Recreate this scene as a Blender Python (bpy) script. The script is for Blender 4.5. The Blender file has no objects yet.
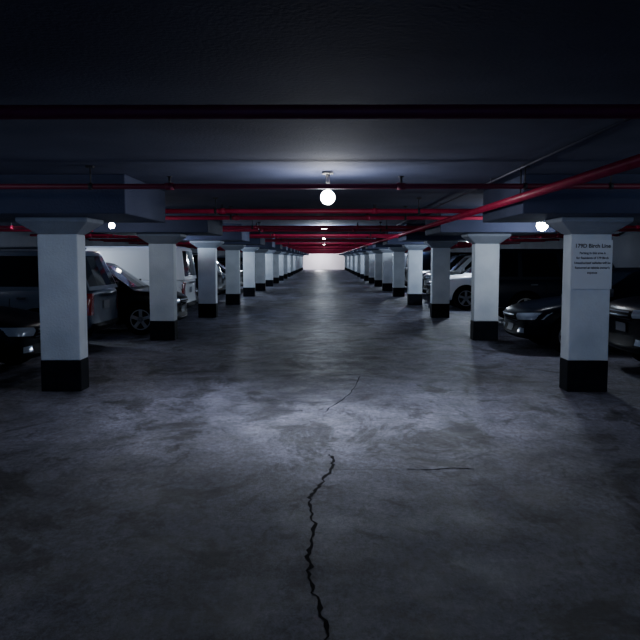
import bpy, bmesh, math, random
from mathutils import Vector, Matrix
from mathutils.bvhtree import BVHTree
random.seed(4)
S=bpy.context.scene
COL=S.collection

# ------------------------------------------------------------ materials
def mat(name,col,rough=.6,metal=0,emit=None,es=0,coat=0,spec=.5):
    m=bpy.data.materials.new(name); m.use_nodes=True
    b=m.node_tree.nodes['Principled BSDF']
    b.inputs['Base Color'].default_value=(*col,1); b.inputs['Roughness'].default_value=rough
    b.inputs['Metallic'].default_value=metal; b.inputs['Specular IOR Level'].default_value=spec
    if coat: b.inputs['Coat Weight'].default_value=coat; b.inputs['Coat Roughness'].default_value=.08
    if emit: b.inputs['Emission Color'].default_value=(*emit,1); b.inputs['Emission Strength'].default_value=es
    return m
def noisy(name,c1,c2,scale,rough=.6,bump=.1,lo=.35,hi=.65,detail=8,stretch=(1,1,1)):
    m=mat(name,c1,rough); nt=m.node_tree; N=nt.nodes; L=nt.links; b=N['Principled BSDF']
    tc=N.new('ShaderNodeTexCoord'); mp=N.new('ShaderNodeMapping'); mp.inputs['Scale'].default_value=stretch
    n=N.new('ShaderNodeTexNoise'); n.inputs['Scale'].default_value=scale; n.inputs['Detail'].default_value=detail
    r=N.new('ShaderNodeValToRGB'); r.color_ramp.elements[0].position=lo; r.color_ramp.elements[1].position=hi
    r.color_ramp.elements[0].color=(*c1,1); r.color_ramp.elements[1].color=(*c2,1)
    L.new(tc.outputs['Object'],mp.inputs[0]); L.new(mp.outputs[0],n.inputs['Vector']); L.new(n.outputs['Fac'],r.inputs[0]); L.new(r.outputs[0],b.inputs['Base Color'])
    n2=N.new('ShaderNodeTexNoise'); n2.inputs['Scale'].default_value=40; n2.inputs['Detail'].default_value=6
    L.new(tc.outputs['Object'],n2.inputs['Vector'])
    bp=N.new('ShaderNodeBump'); bp.inputs['Strength'].default_value=bump; bp.inputs['Distance'].default_value=.02
    L.new(n2.outputs['Fac'],bp.inputs['Height']); L.new(bp.outputs[0],b.inputs['Normal'])
    return m

def floor_material():
    m=bpy.data.materials.new('worn_concrete_floor'); m.use_nodes=True
    nt=m.node_tree; N=nt.nodes; L=nt.links; b=N['Principled BSDF']
    tc=N.new('ShaderNodeTexCoord')
    def noise(sc,det,stretch=(1,1,1),rough=.6,off=(0,0,0),dist=0):
        mp=N.new('ShaderNodeMapping'); mp.inputs['Scale'].default_value=stretch; mp.inputs['Location'].default_value=off
        L.new(tc.outputs['Object'],mp.inputs[0])
        n=N.new('ShaderNodeTexNoise'); n.inputs['Scale'].default_value=sc; n.inputs['Detail'].default_value=det; n.inputs['Roughness'].default_value=rough
        n.inputs['Distortion'].default_value=dist
        L.new(mp.outputs[0],n.inputs['Vector']); return n.outputs['Fac']
    def ramp(f,p0,p1,v0,v1):
        r=N.new('ShaderNodeMapRange'); r.interpolation_type='SMOOTHSTEP'
        r.inputs[1].default_value=p0; r.inputs[2].default_value=p1; r.inputs[3].default_value=v0; r.inputs[4].default_value=v1
        L.new(f,r.inputs[0]); return r.outputs[0]
    def mul(a,c):
        x=N.new('ShaderNodeMath'); x.operation='MULTIPLY'; L.new(a,x.inputs[0])
        if isinstance(c,(int,float)): x.inputs[1].default_value=c
        else: L.new(c,x.inputs[1])
        return x.outputs[0]
    big=ramp(noise(.5,6,(1,.6,1)),.35,.65,.66,1.22)
    mid=ramp(noise(2.4,15,(1,.7,1),.85,(3,1,0)),.34,.66,.5,1.5)
    fine=ramp(noise(22,15,(1,.6,1),.95),.38,.62,.2,1.8)
    spots=ramp(noise(1.3,12,(1,.6,1),.74,(9,4,0),.8),.50,.60,1,.32)
    stains=ramp(noise(3.1,12,(1,.7,1),.7,(1,7,0),.5),.58,.64,1,.42)
    scuffs=ramp(noise(5.2,15,(1,.6,1),.88,(2,8,0),.8),.59,.67,1,2.6)
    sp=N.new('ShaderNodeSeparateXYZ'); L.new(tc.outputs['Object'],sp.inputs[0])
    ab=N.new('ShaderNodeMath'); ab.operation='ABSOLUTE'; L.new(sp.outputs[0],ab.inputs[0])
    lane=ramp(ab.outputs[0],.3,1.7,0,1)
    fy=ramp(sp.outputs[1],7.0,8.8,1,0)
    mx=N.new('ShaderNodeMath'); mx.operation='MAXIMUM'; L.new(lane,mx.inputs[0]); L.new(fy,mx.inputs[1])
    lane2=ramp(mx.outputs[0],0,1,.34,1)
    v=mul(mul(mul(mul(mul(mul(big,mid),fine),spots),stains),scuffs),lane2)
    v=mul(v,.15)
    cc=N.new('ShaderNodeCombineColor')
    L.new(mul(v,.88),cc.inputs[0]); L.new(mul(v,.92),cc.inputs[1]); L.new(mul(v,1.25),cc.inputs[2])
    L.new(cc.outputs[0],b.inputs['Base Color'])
    L.new(ramp(noise(2.5,8,(1,1,1),.7,(5,5,0)),.3,.7,.40,.62),b.inputs['Roughness'])
    b.inputs['Specular IOR Level'].default_value=.25
    bp=N.new('ShaderNodeBump'); bp.inputs['Strength'].default_value=.5; bp.inputs['Distance'].default_value=.008
    L.new(fine,bp.inputs['Height']); L.new(bp.outputs[0],b.inputs['Normal'])
    return m

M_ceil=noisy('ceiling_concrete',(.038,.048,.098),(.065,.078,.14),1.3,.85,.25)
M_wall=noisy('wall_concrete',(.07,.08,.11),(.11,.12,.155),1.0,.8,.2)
M_endwall=noisy('painted_end_wall',(.80,.76,.79),(.88,.84,.87),.8,.6,.05)
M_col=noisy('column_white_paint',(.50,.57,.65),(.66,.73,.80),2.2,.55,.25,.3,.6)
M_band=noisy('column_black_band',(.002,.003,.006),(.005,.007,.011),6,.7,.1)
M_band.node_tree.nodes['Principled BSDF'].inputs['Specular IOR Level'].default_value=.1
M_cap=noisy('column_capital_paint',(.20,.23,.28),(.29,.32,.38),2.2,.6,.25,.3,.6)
M_red=noisy('red_sprinkler_paint',(.42,.010,.05),(.55,.015,.08),5,.4,.05)
M_redshade=noisy('shaded_red_pipe_paint',(.14,.005,.032),(.19,.008,.042),5,.55,.05)  # sprinkler red darkened: dim light on the two nearest pipes, in the colour
M_steel=mat('galvanized_steel',(.10,.10,.13),.5,.5)
M_dark=mat('dark_iron',(.03,.03,.035),.6)
M_lampbase=mat('lamp_base_white',(.3,.3,.3),.5)
M_lamp=mat('lamp_glass',(1,1,.95),.3,0,(1,.97,.90),70)
M_crack=mat('crack_dark',(.005,.005,.009),.9,spec=.1)
M_sign=mat('sign_paper',(.66,.71,.77),.5)
M_ink=mat('sign_ink',(.02,.02,.03),.6)
M_glass=mat('car_glass',(.003,.005,.009),.08,0,spec=.2)
M_trim=mat('black_trim',(.004,.004,.006),.6,spec=.1)
M_tyre=mat('tyre_rubber',(.004,.004,.005),.8,spec=.1)
M_rim=mat('alloy_rim',(.40,.42,.45),.35,.8)
M_head=mat('headlight_lens',(.26,.32,.42),.15,.3,coat=1)
M_tail=mat('taillight_lens',(.20,.01,.015),.2,0,coat=1)
M_plate=mat('licence_plate',(.10,.12,.16),.5)
M_chrome=mat('chrome',(.15,.18,.23),.3,1)
PA={
 'black':mat('paint_black',(.002,.0032,.007),.3,0,spec=.06),
 'navy':mat('paint_navy',(.004,.009,.022),.35,0,spec=.12),
 'slate':mat('paint_slate',(.04,.058,.10),.4,.1,coat=.3,spec=.3),
 'silver':mat('paint_silver',(.46,.50,.55),.4,.1,coat=.6),
 'white':mat('paint_white',(.80,.84,.88),.4,0,coat=.6),
 'grey':mat('paint_grey',(.03,.038,.055),.4,.1,coat=.2,spec=.3)}

# ------------------------------------------------------------ mesh helpers
def bm_box(bm,c,s,mi=0,rot=None):
    r=bmesh.ops.create_cube(bm,size=1.0)
    mtx=Matrix.Translation(c)@(rot or Matrix())@Matrix.Diagonal((*s,1))
    bmesh.ops.transform(bm,matrix=mtx,verts=r['verts'])
    for f in {f for v in r['verts'] for f in v.link_faces}: f.material_index=mi
    return r['verts']
def bm_cyl(bm,p1,p2,r,mi=0,seg=16,r2=None):
    p1=Vector(p1);p2=Vector(p2);d=p2-p1
    q=d.to_track_quat('Z','Y').to_matrix().to_4x4()
    g=bmesh.ops.create_cone(bm,cap_ends=True,segments=seg,radius1=r,radius2=r if r2 is None else r2,depth=d.length)
    bmesh.ops.transform(bm,matrix=Matrix.Translation((p1+p2)/2)@q,verts=g['verts'])
    for f in {f for v in g['verts'] for f in v.link_faces}:
        f.material_index=mi
        if len(f.verts)==4: f.smooth=True
def finish(bm,name,mats,parent=None,loc=(0,0,0)):
    me=bpy.data.meshes.new(name); bmesh.ops.recalc_face_normals(bm,faces=bm.faces[:]); bm.to_mesh(me); bm.free()
    for m in mats: me.materials.append(m)
    o=bpy.data.objects.new(name,me); COL.objects.link(o); o.location=loc
    if parent: o.parent=parent
    return o

# ------------------------------------------------------------ shell
HX=8.8; Y0=-9; Y1=110; ZC=2.5
M_floor=floor_material()
def slab(name,lo,hi,m):
    bm=bmesh.new(); c=[(a+b)/2 for a,b in zip(lo,hi)]; bm_box(bm,c,[b-a for a,b in zip(lo,hi)]); return finish(bm,name,[m])
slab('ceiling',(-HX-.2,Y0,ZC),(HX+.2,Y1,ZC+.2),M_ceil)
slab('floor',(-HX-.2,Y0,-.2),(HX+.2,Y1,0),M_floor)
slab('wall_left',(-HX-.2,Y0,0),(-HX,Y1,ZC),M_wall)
slab('wall_right',(HX,Y0,0),(HX+.2,Y1,ZC),M_wall)
slab('wall_far',(-HX-.2,Y1,0),(HX+.2,Y1+.2,ZC),M_endwall)

# ------------------------------------------------------------ columns
CW,CD=.48,.30; CX=2.93+CW/2
def column_mesh():
    bm=bmesh.new()
    def ring(hx,hy,z): return [bm.verts.new(p) for p in ((-hx,-hy,z),(hx,-hy,z),(hx,hy,z),(-hx,hy,z))]
    def stack(levels,mi):
        rs=[ring(*l) for l in levels]
        for a,b in zip(rs,rs[1:]):
            for i in range(4):
                f=bm.faces.new((a[i],a[(i+1)%4],b[(i+1)%4],b[i])); f.material_index=mi
        for r in (rs[0],rs[-1]): bm.faces.new(r).material_index=mi
    hx,hy=CW/2,CD/2
    stack([(hx+.004,hy+.004,0),(hx+.004,hy+.004,.38)],1)
    stack([(hx,hy,.38),(hx,hy,1.89)],0)
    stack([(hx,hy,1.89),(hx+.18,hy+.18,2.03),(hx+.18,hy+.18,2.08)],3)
    bm_box(bm,(0,0,(2.08+ZC)/2),(2.1,2.0,ZC-2.08),2)
    bmesh.ops.recalc_face_normals(bm,faces=bm.faces[:])
    me=bpy.data.meshes.new('concrete_column'); bm.to_mesh(me); bm.free()
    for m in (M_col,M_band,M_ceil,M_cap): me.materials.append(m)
    return me
cme=column_mesh()
for k in range(-3,18):
    for s in (-1,1):
        o=bpy.data.objects.new('concrete_column',cme); COL.objects.link(o); o.location=(s*CX,8.95+5.6*k,0)
        bv=o.modifiers.new('b','BEVEL'); bv.width=.012; bv.segments=2

# ------------------------------------------------------------ sign
sg=bpy.data.objects.new('parking_notice_sign',None); COL.objects.link(sg); sg.location=(CX+.01,8.80-.012,1.53)
bm=bmesh.new(); bm_box(bm,(0,0,0),(.47,.008,.58)); finish(bm,'sign_board',[M_sign],sg)
def txt(s,z,size,name,off=.0012):
    c=bpy.data.curves.new(name,'FONT'); c.body=s; c.size=size; c.align_x='CENTER'; c.extrude=.0005; c.offset=off
    c.materials.append(M_ink)
    o=bpy.data.objects.new(name,c); COL.objects.link(o); o.parent=sg; o.location=(0,-.0055,z); o.rotation_euler=(math.pi/2,0,0)
txt('179D Birch Line',.20,.064,'title',.0014)
for i,l in enumerate(['Parking in this area is','for Residents of 179 Birch','Unauthorized vehicles will be','Removed at vehicle owner\'s','expense']):
    txt(l,.125-.058*i,.036,'line_%d'%i,.0009)

# ------------------------------------------------------------ pipes
ZP=2.30
ys=[3.6,7.25,11.0]+[y for k in range(1,17) for y in (7.2+5.6*k,11+5.6*k)]
for i,y in enumerate(ys):
    bm=bmesh.new(); R=.034 if i!=1 else .026
    bm_cyl(bm,(-HX+.005,y,ZP),(HX-.005,y,ZP),R,0)
    for x in ((-2.27,1.95,2.78,-4.6,4.6,-6.5,6.5) if i==1 else (-6.3,6.3,-4.6,4.6) if i==0 else (-6.3,-1.6,6.3,1.4)):
        bm_cyl(bm,(x,y,ZP),(x,y,ZC-.001),.007,1,8)
        bm_cyl(bm,(x-.018,y,ZP),(x+.018,y,ZP),R+.007,1)
        bm_box(bm,(x,y,ZC-.012),(.07,.07,.02),1)
    for x in (-7,-5.4,-3.9,-1.5,.75,3.9,5.4,7):
        if i==0 and abs(x)<4: continue
        bm_cyl(bm,(x-.04,y,ZP),(x+.04,y,ZP),R+.008,0)
        bm_cyl(bm,(x,y,ZP),(x,y,ZP+.09),.012,1,8); bm_cyl(bm,(x,y,ZP+.09),(x,y,ZP+.097),.028,1,12)
    finish(bm,'sprinkler_pipe',[M_redshade if i<2 else M_red,M_dark])
bm=bmesh.new()
MXP=2.0
bm_cyl(bm,(MXP,-8,2.22),(MXP,108,2.22),.040,0)
for k in range(20): bm_cyl(bm,(MXP-0,2+5.6*k,2.22),(MXP,2+5.6*k,ZC-.001),.008,1,8)
finish(bm,'sprinkler_main_pipe',[M_red,M_dark])
bm=bmesh.new(); bm_cyl(bm,(1.9,-8,2.47),(1.9,108,2.47),.012,0,8)
for k in range(30): bm_box(bm,(1.9,1+3.7*k,2.483),(.06,.03,.03))
finish(bm,'electrical_conduit',[M_steel])

# ------------------------------------------------------------ lamps
LC=(.70,.83,1)
def lamp(x,y,power,drop=.1,col=LC,spot=0,soft=.08,r=.07):
    bm=bmesh.new(); z=ZC-drop
    bm_cyl(bm,(x,y,ZC-.001),(x,y,ZC-.025),.06,0,20)
    bm_cyl(bm,(x,y,ZC-.02),(x,y,z+.05),.022,0,16)
    g=bmesh.ops.create_uvsphere(bm,u_segments=20,v_segments=12,radius=r)
    bmesh.ops.transform(bm,matrix=Matrix.Translation((x,y,z)),verts=g['verts'])
    for f in {f for v in g['verts'] for f in v.link_faces}: f.material_index=1; f.smooth=True
    finish(bm,'ceiling_lamp',[M_lampbase,M_lamp])
    ld=bpy.data.lights.new('lamp_light','POINT'); ld.energy=power; ld.color=col; ld.shadow_soft_size=soft
    lo=bpy.data.objects.new('lamp_light',ld); COL.objects.link(lo); lo.location=(x,y,z-.13-soft)
    if spot:
        ld=bpy.data.lights.new('lamp_down_spot','SPOT'); ld.energy=spot; ld.color=col; ld.shadow_soft_size=.08  # extra downward spot added to the bare globe to pool light on the floor
        ld.spot_size=math.radians(128); ld.spot_blend=1
        lo=bpy.data.objects.new('lamp_down_spot',ld); COL.objects.link(lo); lo.location=(x,y,z-.12)
lamp(.04,7.75,46,.265,(.86,.90,1),spot=400,r=.075)
lamp(3.68,12.55,50,.34,r=.095); lamp(-3.6,12.6,6,.34,r=.05)
for s in (-1,1): lamp(s*4.9,5.3,26,.12,(.62,.79,1),soft=.25); lamp(s*6.4,11.6,7,.12)  # added out-of-view lamps, fill for the near column fronts and side bays
lamp(-6.0,16.2,75,.12)  # added lamp, placed to brighten the near side of the white van
lamp(0,-3.5,4,.12,(.55,.74,1))  # added fill lamp, unseen behind the camera
for y in (23.6,34.8,46.0,57.2,68.4,79.6,90.8):
    lamp(4.55,y,140,.3)
for y in (18.8,30.0,41.2,52.4,63.6,74.8,86.0,97.2):
    lamp(-4.6,y,120,.3)
for y in (20.2,31.4,42.6,53.8,65.0,76.2,87.4,98.6):
    lamp(0,y,85,.1)
lamp(-.6,107,800,.1,(.97,.94,1))

# ------------------------------------------------------------ floor cracks
def crack(name,pts,w):
    bm=bmesh.new(); prev=None; P=[]
    for a,b in zip(pts,pts[1:]):
        n=9
        for i in range(n):
            t=i/n; P.append(Vector((a[0]+(b[0]-a[0])*t+random.uniform(-.016,.016),a[1]+(b[1]-a[1])*t,.0015)))
    P.append(Vector((*pts[-1],.0015)))
    for i,p in enumerate(P):
        d=(P[min(i+1,len(P)-1)]-P[max(i-1,0)]).normalized(); nrm=Vector((-d.y,d.x,0))
        ww=w*random.uniform(.35,1.3)*(.3 if i in(0,len(P)-1) else 1)
        a=bm.verts.new(p+nrm*ww); b=bm.verts.new(p-nrm*ww)
        if prev: bm.faces.new((prev[0],prev[1],b,a))
        prev=(a,b)
    finish(bm,name,[M_crack])
crack('floor_crack',[(.03,2.6),(.02,2.75),(.0,3.15),(-.06,3.5),(-.09,3.9),(-.05,4.3),(-.10,4.8),(-.02,5.15),(.08,5.6),(.05,5.95)],.012)
crack('floor_crack',[(.62,5.52),(.8,5.5),(1.0,5.55),(1.15,5.52)],.012)
crack('floor_crack',[(.06,5.5),(.62,5.52)],.003)
crack('floor_crack',[(.0,7.6),(.3,8.6),(.5,10)],.006)

# ------------------------------------------------------------ cars
def wheel(bm,x,y,R,side,rimR):
    w=.22; ya=y
    prof=[(rimR*.5,-w/2),(rimR,-w/2),(R-.03,-w/2),(R,-w/2+.03),(R,w/2-.03),(R-.03,w/2),(rimR,w/2),(rimR-.01,w/2-.04),(.02,w/2-.05)]
    n=28; rings=[]
    for r,t in prof:
        rings.append([bm.verts.new((x+r*math.cos(2*math.pi*i/n),ya+side*t,R+r*math.sin(2*math.pi*i/n))) for i in range(n)])
    for k,(a,b) in enumerate(zip(rings,rings[1:])):
        for i in range(n):
            f=bm.faces.new((a[i],a[(i+1)%n],b[(i+1)%n],b[i])); f.smooth=k<6; f.material_index=3 if k<6 else 2
    yo=ya+side*(w/2-.02)
    bm_cyl(bm,(x,yo-.02*side,R),(x,yo+.015*side,R),.05,4,12)
    for s in range(5):
        t=2*math.pi*s/5+.3; rr=(rimR+.03)/2
        rot=Matrix.Rotation(-t,4,'Y')
        bm_box(bm,(x+rr*math.cos(t),yo,R+rr*math.sin(t)),(rimR-.02,.03,.07),4,rot)
    a=[bm.verts.new((x+(rimR)*math.cos(2*math.pi*i/n),yo+.01*side,R+(rimR)*math.sin(2*math.pi*i/n))) for i in range(n)]
    b=[bm.verts.new((x+(rimR-.025)*math.cos(2*math.pi*i/n),yo+.01*side,R+(rimR-.025)*math.sin(2*math.pi*i/n))) for i in range(n)]
    for i in range(n): bm.faces.new((a[i],a[(i+1)%n],b[(i+1)%n],b[i])).material_index=4
def interp(st,t,k):
    if t<=st[0][0]: return st[0][k]
    for a,b in zip(st,st[1:]):
        if a[0]<=t<=b[0]:
            q=(t-a[0])/(b[0]-a[0]) if b[0]>a[0] else 0
            return a[k]+(b[k]-a[k])*q
    return st[-1][k]
def car_mesh(name,L,W,H,st,gb,gt,belt,wx,R,splits,panel=(),spare=False,rails=False):
    hw=W/2
    bm=bmesh.new(); rings=[]
    for t,zt,zl,s in st:
        x=t*L; w=hw*s; zm=(zt+zl)/2
        pull=max(0,(abs(t)-.40)/.10); sg=1 if t>0 else -1
        half=[(0,zl),(w*.80,zl),(w*.96,zl+.07),(w,zm-.02),(w*.985,zm+.12),(w*.955,zt-.05),(w*.86,zt+.005),(w*.45,zt+.025),(0,zt+.03)]
        def px(a): return x-sg*pull*(.20 if t>0 else .13)*(abs(a)/hw)**2
        pts=half+[(-a,b) for a,b in half[-2:0:-1]]
        rings.append([bm.verts.new((px(a),a,b)) for a,b in pts])
    n=len(rings[0])
    for a,b in zip(rings,rings[1:]):
        for i in range(n): bm.faces.new((a[i],a[(i+1)%n],b[(i+1)%n],b[i]))
    for r in (rings[0],rings[-1]):
        for i in range(n//2):
            a,b=r[i],r[(i+1)]; c,d=r[(n-i-1)%n],r[(n-i)%n]
            vs=[]
            for v in (a,b,c,d):
                if v not in vs: vs.append(v)
            if len(vs)>=3:
                try: bm.faces.new(vs)
                except ValueError: pass
    bmesh.ops.recalc_face_normals(bm,faces=bm.faces[:])
    me=bpy.data.meshes.new('tmp'); bm.to_mesh(me); bm.free()
    o=bpy.data.objects.new('tmp',me); COL.objects.link(o)
    for m in (PA['black'],M_glass,M_trim): me.materials.append(m)
    ss=o.modifiers.new('s','SUBSURF'); ss.levels=2; ss.render_levels=2
    cb=bmesh.new()
    for x in wx:
        for s in (-1,1): bm_cyl(cb,(x,s*(hw-.30),R),(x,s*(hw+.2),R),R+.055,2,36)
    cm=bpy.data.meshes.new('cut'); cb.to_mesh(cm); cb.free()
    for m in (PA['black'],M_glass,M_trim): cm.materials.append(m)
    co=bpy.data.objects.new('cut',cm); COL.objects.link(co)
    dg=bpy.context.evaluated_depsgraph_get(); dg.update()
    smooth=bpy.data.meshes.new_from_object(o.evaluated_get(dg))
    tb=bmesh.new(); tb.from_mesh(smooth); tree=BVHTree.FromBMesh(tb)
    bo=o.modifiers.new('b','BOOLEAN'); bo.object=co; bo.operation='DIFFERENCE'; bo.solver='EXACT'
    dg=bpy.context.evaluated_depsgraph_get(); dg.update()
    em=bpy.data.meshes.new_from_object(o.evaluated_get(dg))
    bm=bmesh.new(); bm.from_mesh(em)
    for f in bm.faces:
        f.smooth=True
        c=f.calc_center_median()
        if f.material_index!=2: f.material_index=2 if c.z<.30 else 0
    bpy.data.objects.remove(o); bpy.data.objects.remove(co)
    def patch(end,y0,y1,z0,z1,mi,ny=8,nz=4,off=.006,skew=0):
        g=[]
        for j in range(nz+1):
            row=[]
            for i in range(ny+1):
                y=y0+(y1-y0)*i/ny; z=z0+(z1-z0)*j/nz+skew*(i/ny)
                hit=tree.ray_cast(Vector((end*(L/2+.5),y,z)),Vector((-end,0,0)))
                row.append(None if hit[0] is None else bm.verts.new(hit[0]+Vector((end*off,0,0))))
            g.append(row)
        for j in range(nz):
            for i in range(ny):
                q=[g[j][i],g[j][i+1],g[j+1][i+1],g[j+1][i]]
                if all(q) and max(v.co.x for v in q)-min(v.co.x for v in q)<.35:
                    f=bm.faces.new(q); f.material_index=mi; f.smooth=True
    def sidestrip(x0,x1,z0,z1,s,mi,nx=2,nz=6,off=.003):
        g=[]
        for j in range(nz+1):
            row=[]
            for i in range(nx+1):
                x=x0+(x1-x0)*i/nx; z=z0+(z1-z0)*j/nz
                hit=tree.ray_cast(Vector((x,s*(hw+.5),z)),Vector((0,-s,0)))
                row.append(None if hit[0] is None else bm.verts.new(hit[0]+Vector((0,s*off,0))))
            g.append(row)
        for j in range(nz):
            for i in range(nx):
                q=[g[j][i],g[j][i+1],g[j+1][i+1],g[j+1][i]]
                if all(q): bm.faces.new(q).material_index=mi
    zb=belt-.03; zt=H
    lv=[0,.10,.86,.95,1.0]; ins=[0,0,0,.02,.10]
    loops=[]
    def lerp(a,b,t): return a+(b-a)*t
    front_u=[-1,-.93,-.5,0,.5,.93,1]
    for l,ii in zip(lv,ins):
        z=lerp(zb,zt,l); q=min(l,.97)
        xr=lerp(gb[0]*L,gt[0]*L,q)+ii*1.4; xf=lerp(gb[1]*L,gt[1]*L,q)-ii*1.4
        w=lerp(hw*.90,hw*.74,q)-ii
        lp=[]
        for s in splits: lp.append((lerp(xr,xf,s),w))
        for u in front_u[::-1][1:-1]: lp.append((xf+.10*(1-u*u),w*u))
        for s in splits[::-1]: lp.append((lerp(xr,xf,s),-w))
        for u in front_u[1:-1]: lp.append((xr-.05*(1-u*u),w*u))
        loops.append([bm.verts.new((x,y,z)) for x,y in lp])
    ns=len(splits); nf=len(front_u)-2; n=len(loops[0])
    for j,(a,b) in enumerate(zip(loops,loops[1:])):
        for i in range(n):
            mi=0
            if j==1:
                if i<ns-1: mi=1 if (i%2==1 and i not in panel) else 0
                elif i<ns+nf: mi=1 if 0<i-(ns-1)<nf else 0
                elif i<2*ns-1+nf:
                    seg=ns-2-(i-(ns+nf)); mi=1 if (seg%2==1 and seg not in panel) else 0
                else: mi=1 if 0<i-(2*ns+nf-1)<nf else 0
            f=bm.faces.new((a[i],a[(i+1)%n],b[(i+1)%n],b[i])); f.material_index=mi
            f.smooth=j>=2
    f=bm.faces.new(loops[-1]); f.material_index=0
    for x in wx:
        for s in (-1,1): wheel(bm,x,s*(hw-.13),R,s,R*.66)
    f=st[-1]; r=st[0]; xR=-L/2
    tall=H>1.6
    hz=interp(st,.455,1)-.13
    for s in (-1,1):
        patch(1,s*hw*.50,s*hw*.93,hz-.055,hz+.06,5,10,4,.012,skew=.03)
        patch(1,s*hw*.48,s*hw*.95,hz-.075,hz-.055,2,10,1,.014,skew=.03)
        patch(1,s*hw*.52,s*hw*.78,f[2]+.02,f[2]+.10,5,5,2,.010)
        tz=interp(st,-.49,1)
        if tall: patch(-1,s*hw*.74,s*hw*.95,tz-.42,tz-.06,6,6,6,.014)
        else: patch(-1,s*hw*.45,s*hw*.95,tz-.20,tz-.05,6,8,3,.012)
        mx=lerp(gb[1],gt[1],.25)*L-.12
        bm_box(bm,(mx,s*(hw*.97+.07),belt+.09),(.11,.17,.13),0)
        bm_box(bm,(mx+.01,s*(hw*.93),belt+.05),(.05,.16,.04),2)
        for q in (gb[1]*L-.12,lerp(gb[0],gb[1],.52)*L,max(lerp(gb[0],gb[1],.24)*L,wx[0]+R+.1)):
            sidestrip(q-.006,q+.006,.33,belt-.06,s,2)
        for q in (lerp(gb[0],gb[1],.60)*L,lerp(gb[0],gb[1],.32)*L):
            bm_box(bm,(q,s*(hw*.975),belt-.15),(.16,.03,.028),8)
        sidestrip(wx[0]+R+.09,wx[1]-R-.09,.24,.36,s,2,8,2,.006)
        if rails:
            bm_cyl(bm,(gt[0]*L+.2,s*hw*.60,H+.045),(gt[1]*L-.25,s*hw*.60,H+.045),.018,8,8)
            for q in (gt[0]*L+.25,gt[1]*L-.3): bm_cyl(bm,(q,s*hw*.60,H-.02),(q,s*hw*.60,H+.045),.015,8,8)
    patch(1,-hw*.44,hw*.44,hz-.10,hz+.05,2,10,3,.012)
    for q in (-.08,-.03,.02): patch(1,-hw*.43,hw*.43,hz+q,hz+q+.018,8,10,1,.020)
    patch(1,-hw*.50,hw*.50,f[2]+.0,f[2]+.11,2,10,2,.010)
    patch(1,-.17,.17,hz-.26,hz-.14,7,4,2,.022)
    zc=interp(st,-.49,2)
    patch(-1,-hw*.85,hw*.85,zc-.02,zc+.14,2 if tall else 0,14,3,.03)
    patch(-1,-.17,.17,(r[1]+r[2])/2+.02,(r[1]+r[2])/2+.16,7,4,2,.012)
    if tall: patch(-1,-hw*.4,hw*.4,tz-.11,tz-.08,8,8,1,.02)
    if spare:
        bm_cyl(bm,(xR+.05,0,.98),(xR-.18,0,.98),.36,3,28); bm_cyl(bm,(xR-.18,0,.98),(xR-.20,0,.98),.25,4,24)
    bmesh.ops.remove_doubles(bm,verts=bm.verts[:],dist=.0001)
    for e in bm.edges:
        if len(e.link_faces)==2 and e.calc_face_angle(0)>math.radians(38): e.smooth=False
    me=bpy.data.meshes.new(name); bm.to_mesh(me); bm.free()
    for m in (PA['black'],M_glass,M_trim,M_tyre,M_rim,M_head,M_tail,M_plate,M_chrome): me.materials.append(m)
    return me
SP=[0,.06,.20,.235,.54,.575,.93,1]
sedan=car_mesh('sedan_mesh',4.6,1.80,1.44,
 [(-.5,.80,.40,.80),(-.488,.92,.30,.90),(-.42,.985,.22,.97),(-.25,.96,.18,1),(0,.94,.18,1),(.2,.94,.18,1),(.34,.86,.20,.985),(.45,.76,.22,.93),(.49,.68,.26,.86),(.5,.58,.34,.78)],
 (-.40,.235),(-.235,.055),.95,(-1.38,1.42),.32,SP)
hatch=car_mesh('hatch_mesh',4.3,1.78,1.52,
 [(-.5,.85,.42,.84),(-.49,.98,.32,.93),(-.42,1.0,.24,.98),(-.25,.99,.2,1),(0,.97,.2,1),(.2,.97,.2,1),(.34,.93,.22,.985),(.45,.84,.24,.93),(.49,.74,.28,.86),(.5,.62,.36,.78)],
 (-.475,.27),(-.39,.08),.98,(-1.3,1.32),.33,SP)
suv=car_mesh('suv_mesh',4.7,1.88,1.74,
 [(-.5,.95,.48,.88),(-.492,1.08,.38,.95),(-.42,1.11,.30,.99),(-.2,1.1,.27,1),(.1,1.08,.27,1),(.24,1.08,.27,1),(.38,1.04,.28,.99),(.46,.98,.30,.96),(.493,.90,.34,.9),(.5,.76,.42,.84)],
 (-.475,.26),(-.415,.10),1.1,(-1.4,1.42),.37,SP,rails=True)
van=car_mesh('van_mesh',4.8,1.9,1.90,
 [(-.5,1.0,.48,.92),(-.495,1.1,.40,.97),(-.42,1.12,.32,1),(-.2,1.1,.27,1),(.1,1.1,.27,1),(.3,1.1,.27,1),(.40,1.05,.28,.99),(.46,.98,.30,.96),(.493,.88,.34,.9),(.5,.76,.42,.84)],
 (-.48,.33),(-.46,.17),1.12,(-1.5,1.5),.36,[0,.05,.17,.22,.60,.64,.93,1],panel=(3,))
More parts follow.
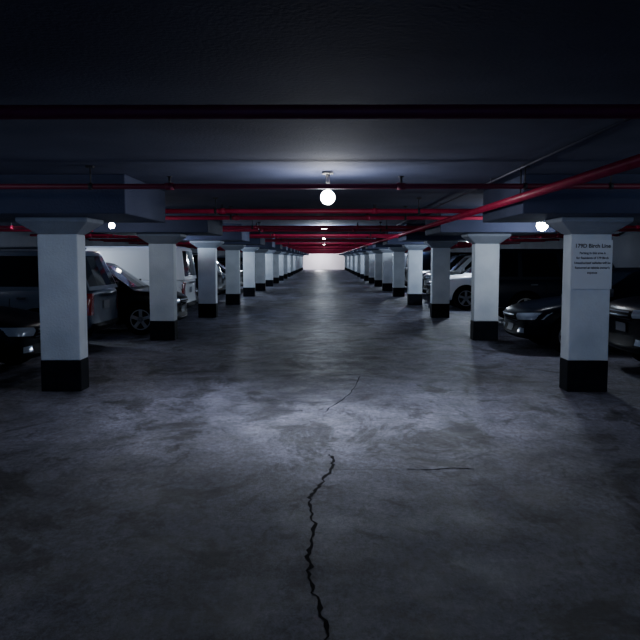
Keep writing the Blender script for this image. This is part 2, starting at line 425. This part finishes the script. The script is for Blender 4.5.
boxy=car_mesh('boxy_suv_mesh',4.5,1.85,1.84,
 [(-.5,1.0,.50,.92),(-.495,1.1,.42,.97),(-.42,1.12,.36,1),(-.2,1.11,.33,1),(.1,1.1,.33,1),(.24,1.1,.33,1),(.38,1.08,.34,.99),(.46,1.04,.36,.97),(.495,.98,.40,.93),(.5,.84,.46,.88)],
 (-.48,.22),(-.455,.13),1.12,(-1.35,1.4),.39,SP,spare=True)
LEN={sedan:4.6,hatch:4.3,suv:4.7,van:4.8,boxy:4.5}
NM={sedan:'parked_sedan',hatch:'parked_hatchback',suv:'parked_suv',van:'parked_van',boxy:'parked_off_road_vehicle'}
def car(me,side,edge,y,paint,nose=True):
    o=bpy.data.objects.new(NM[me],me); COL.objects.link(o)
    o.location=(side*(edge+LEN[me]/2),y,0)
    toward=-side if nose else side
    o.rotation_euler=(0,0,0 if toward>0 else math.pi)
    o.material_slots[0].link='OBJECT'; o.material_slots[0].material=PA[paint]
car(sedan,-1,3.8,10.3,'black')
car(suv,-1,3.75,13.0,'slate',False)
car(hatch,-1,3.0,16.2,'black')
car(van,-1,3.25,18.55,'white',False)
car(sedan,-1,3.75,22.0,'grey')
car(suv,-1,3.75,27.3,'black',False)
car(suv,1,4.05,10.35,'black')
car(sedan,1,3.2,13.0,'black')
car(boxy,1,4.0,18.8,'navy',False)
car(suv,1,3.5,23.9,'white')
car(sedan,1,3.75,27.3,'navy')
car(hatch,-1,3.75,5.0,'grey'); car(sedan,1,3.75,5.0,'navy',False)
kinds=[sedan,hatch,suv,sedan,suv,van]; cols=['black','grey','silver','navy','slate','white','silver','black']
for s in (-1,1):
    for k in range(4,17):
        yc=8.95+5.6*k
        for dy in (-1.45,1.45):
            if random.random()<.82: car(random.choice(kinds),s,random.uniform(3.75,4.0),yc+dy,random.choice(cols),random.random()<.6)

# ------------------------------------------------------------ world + camera
w=bpy.data.worlds.new('World'); S.world=w; w.use_nodes=True
bg=w.node_tree.nodes['Background']; bg.inputs[0].default_value=(.09,.21,.64,1); bg.inputs[1].default_value=1.8  # added blue fill, let in by leaving the back end open
cam=bpy.data.cameras.new('Camera'); cam.sensor_width=36; cam.lens=738/640*36
co=bpy.data.objects.new('Camera',cam); COL.objects.link(co); co.location=(0,0,1.6)
co.rotation_euler=(math.radians(90-4.75),0,math.radians(.3)); S.camera=co
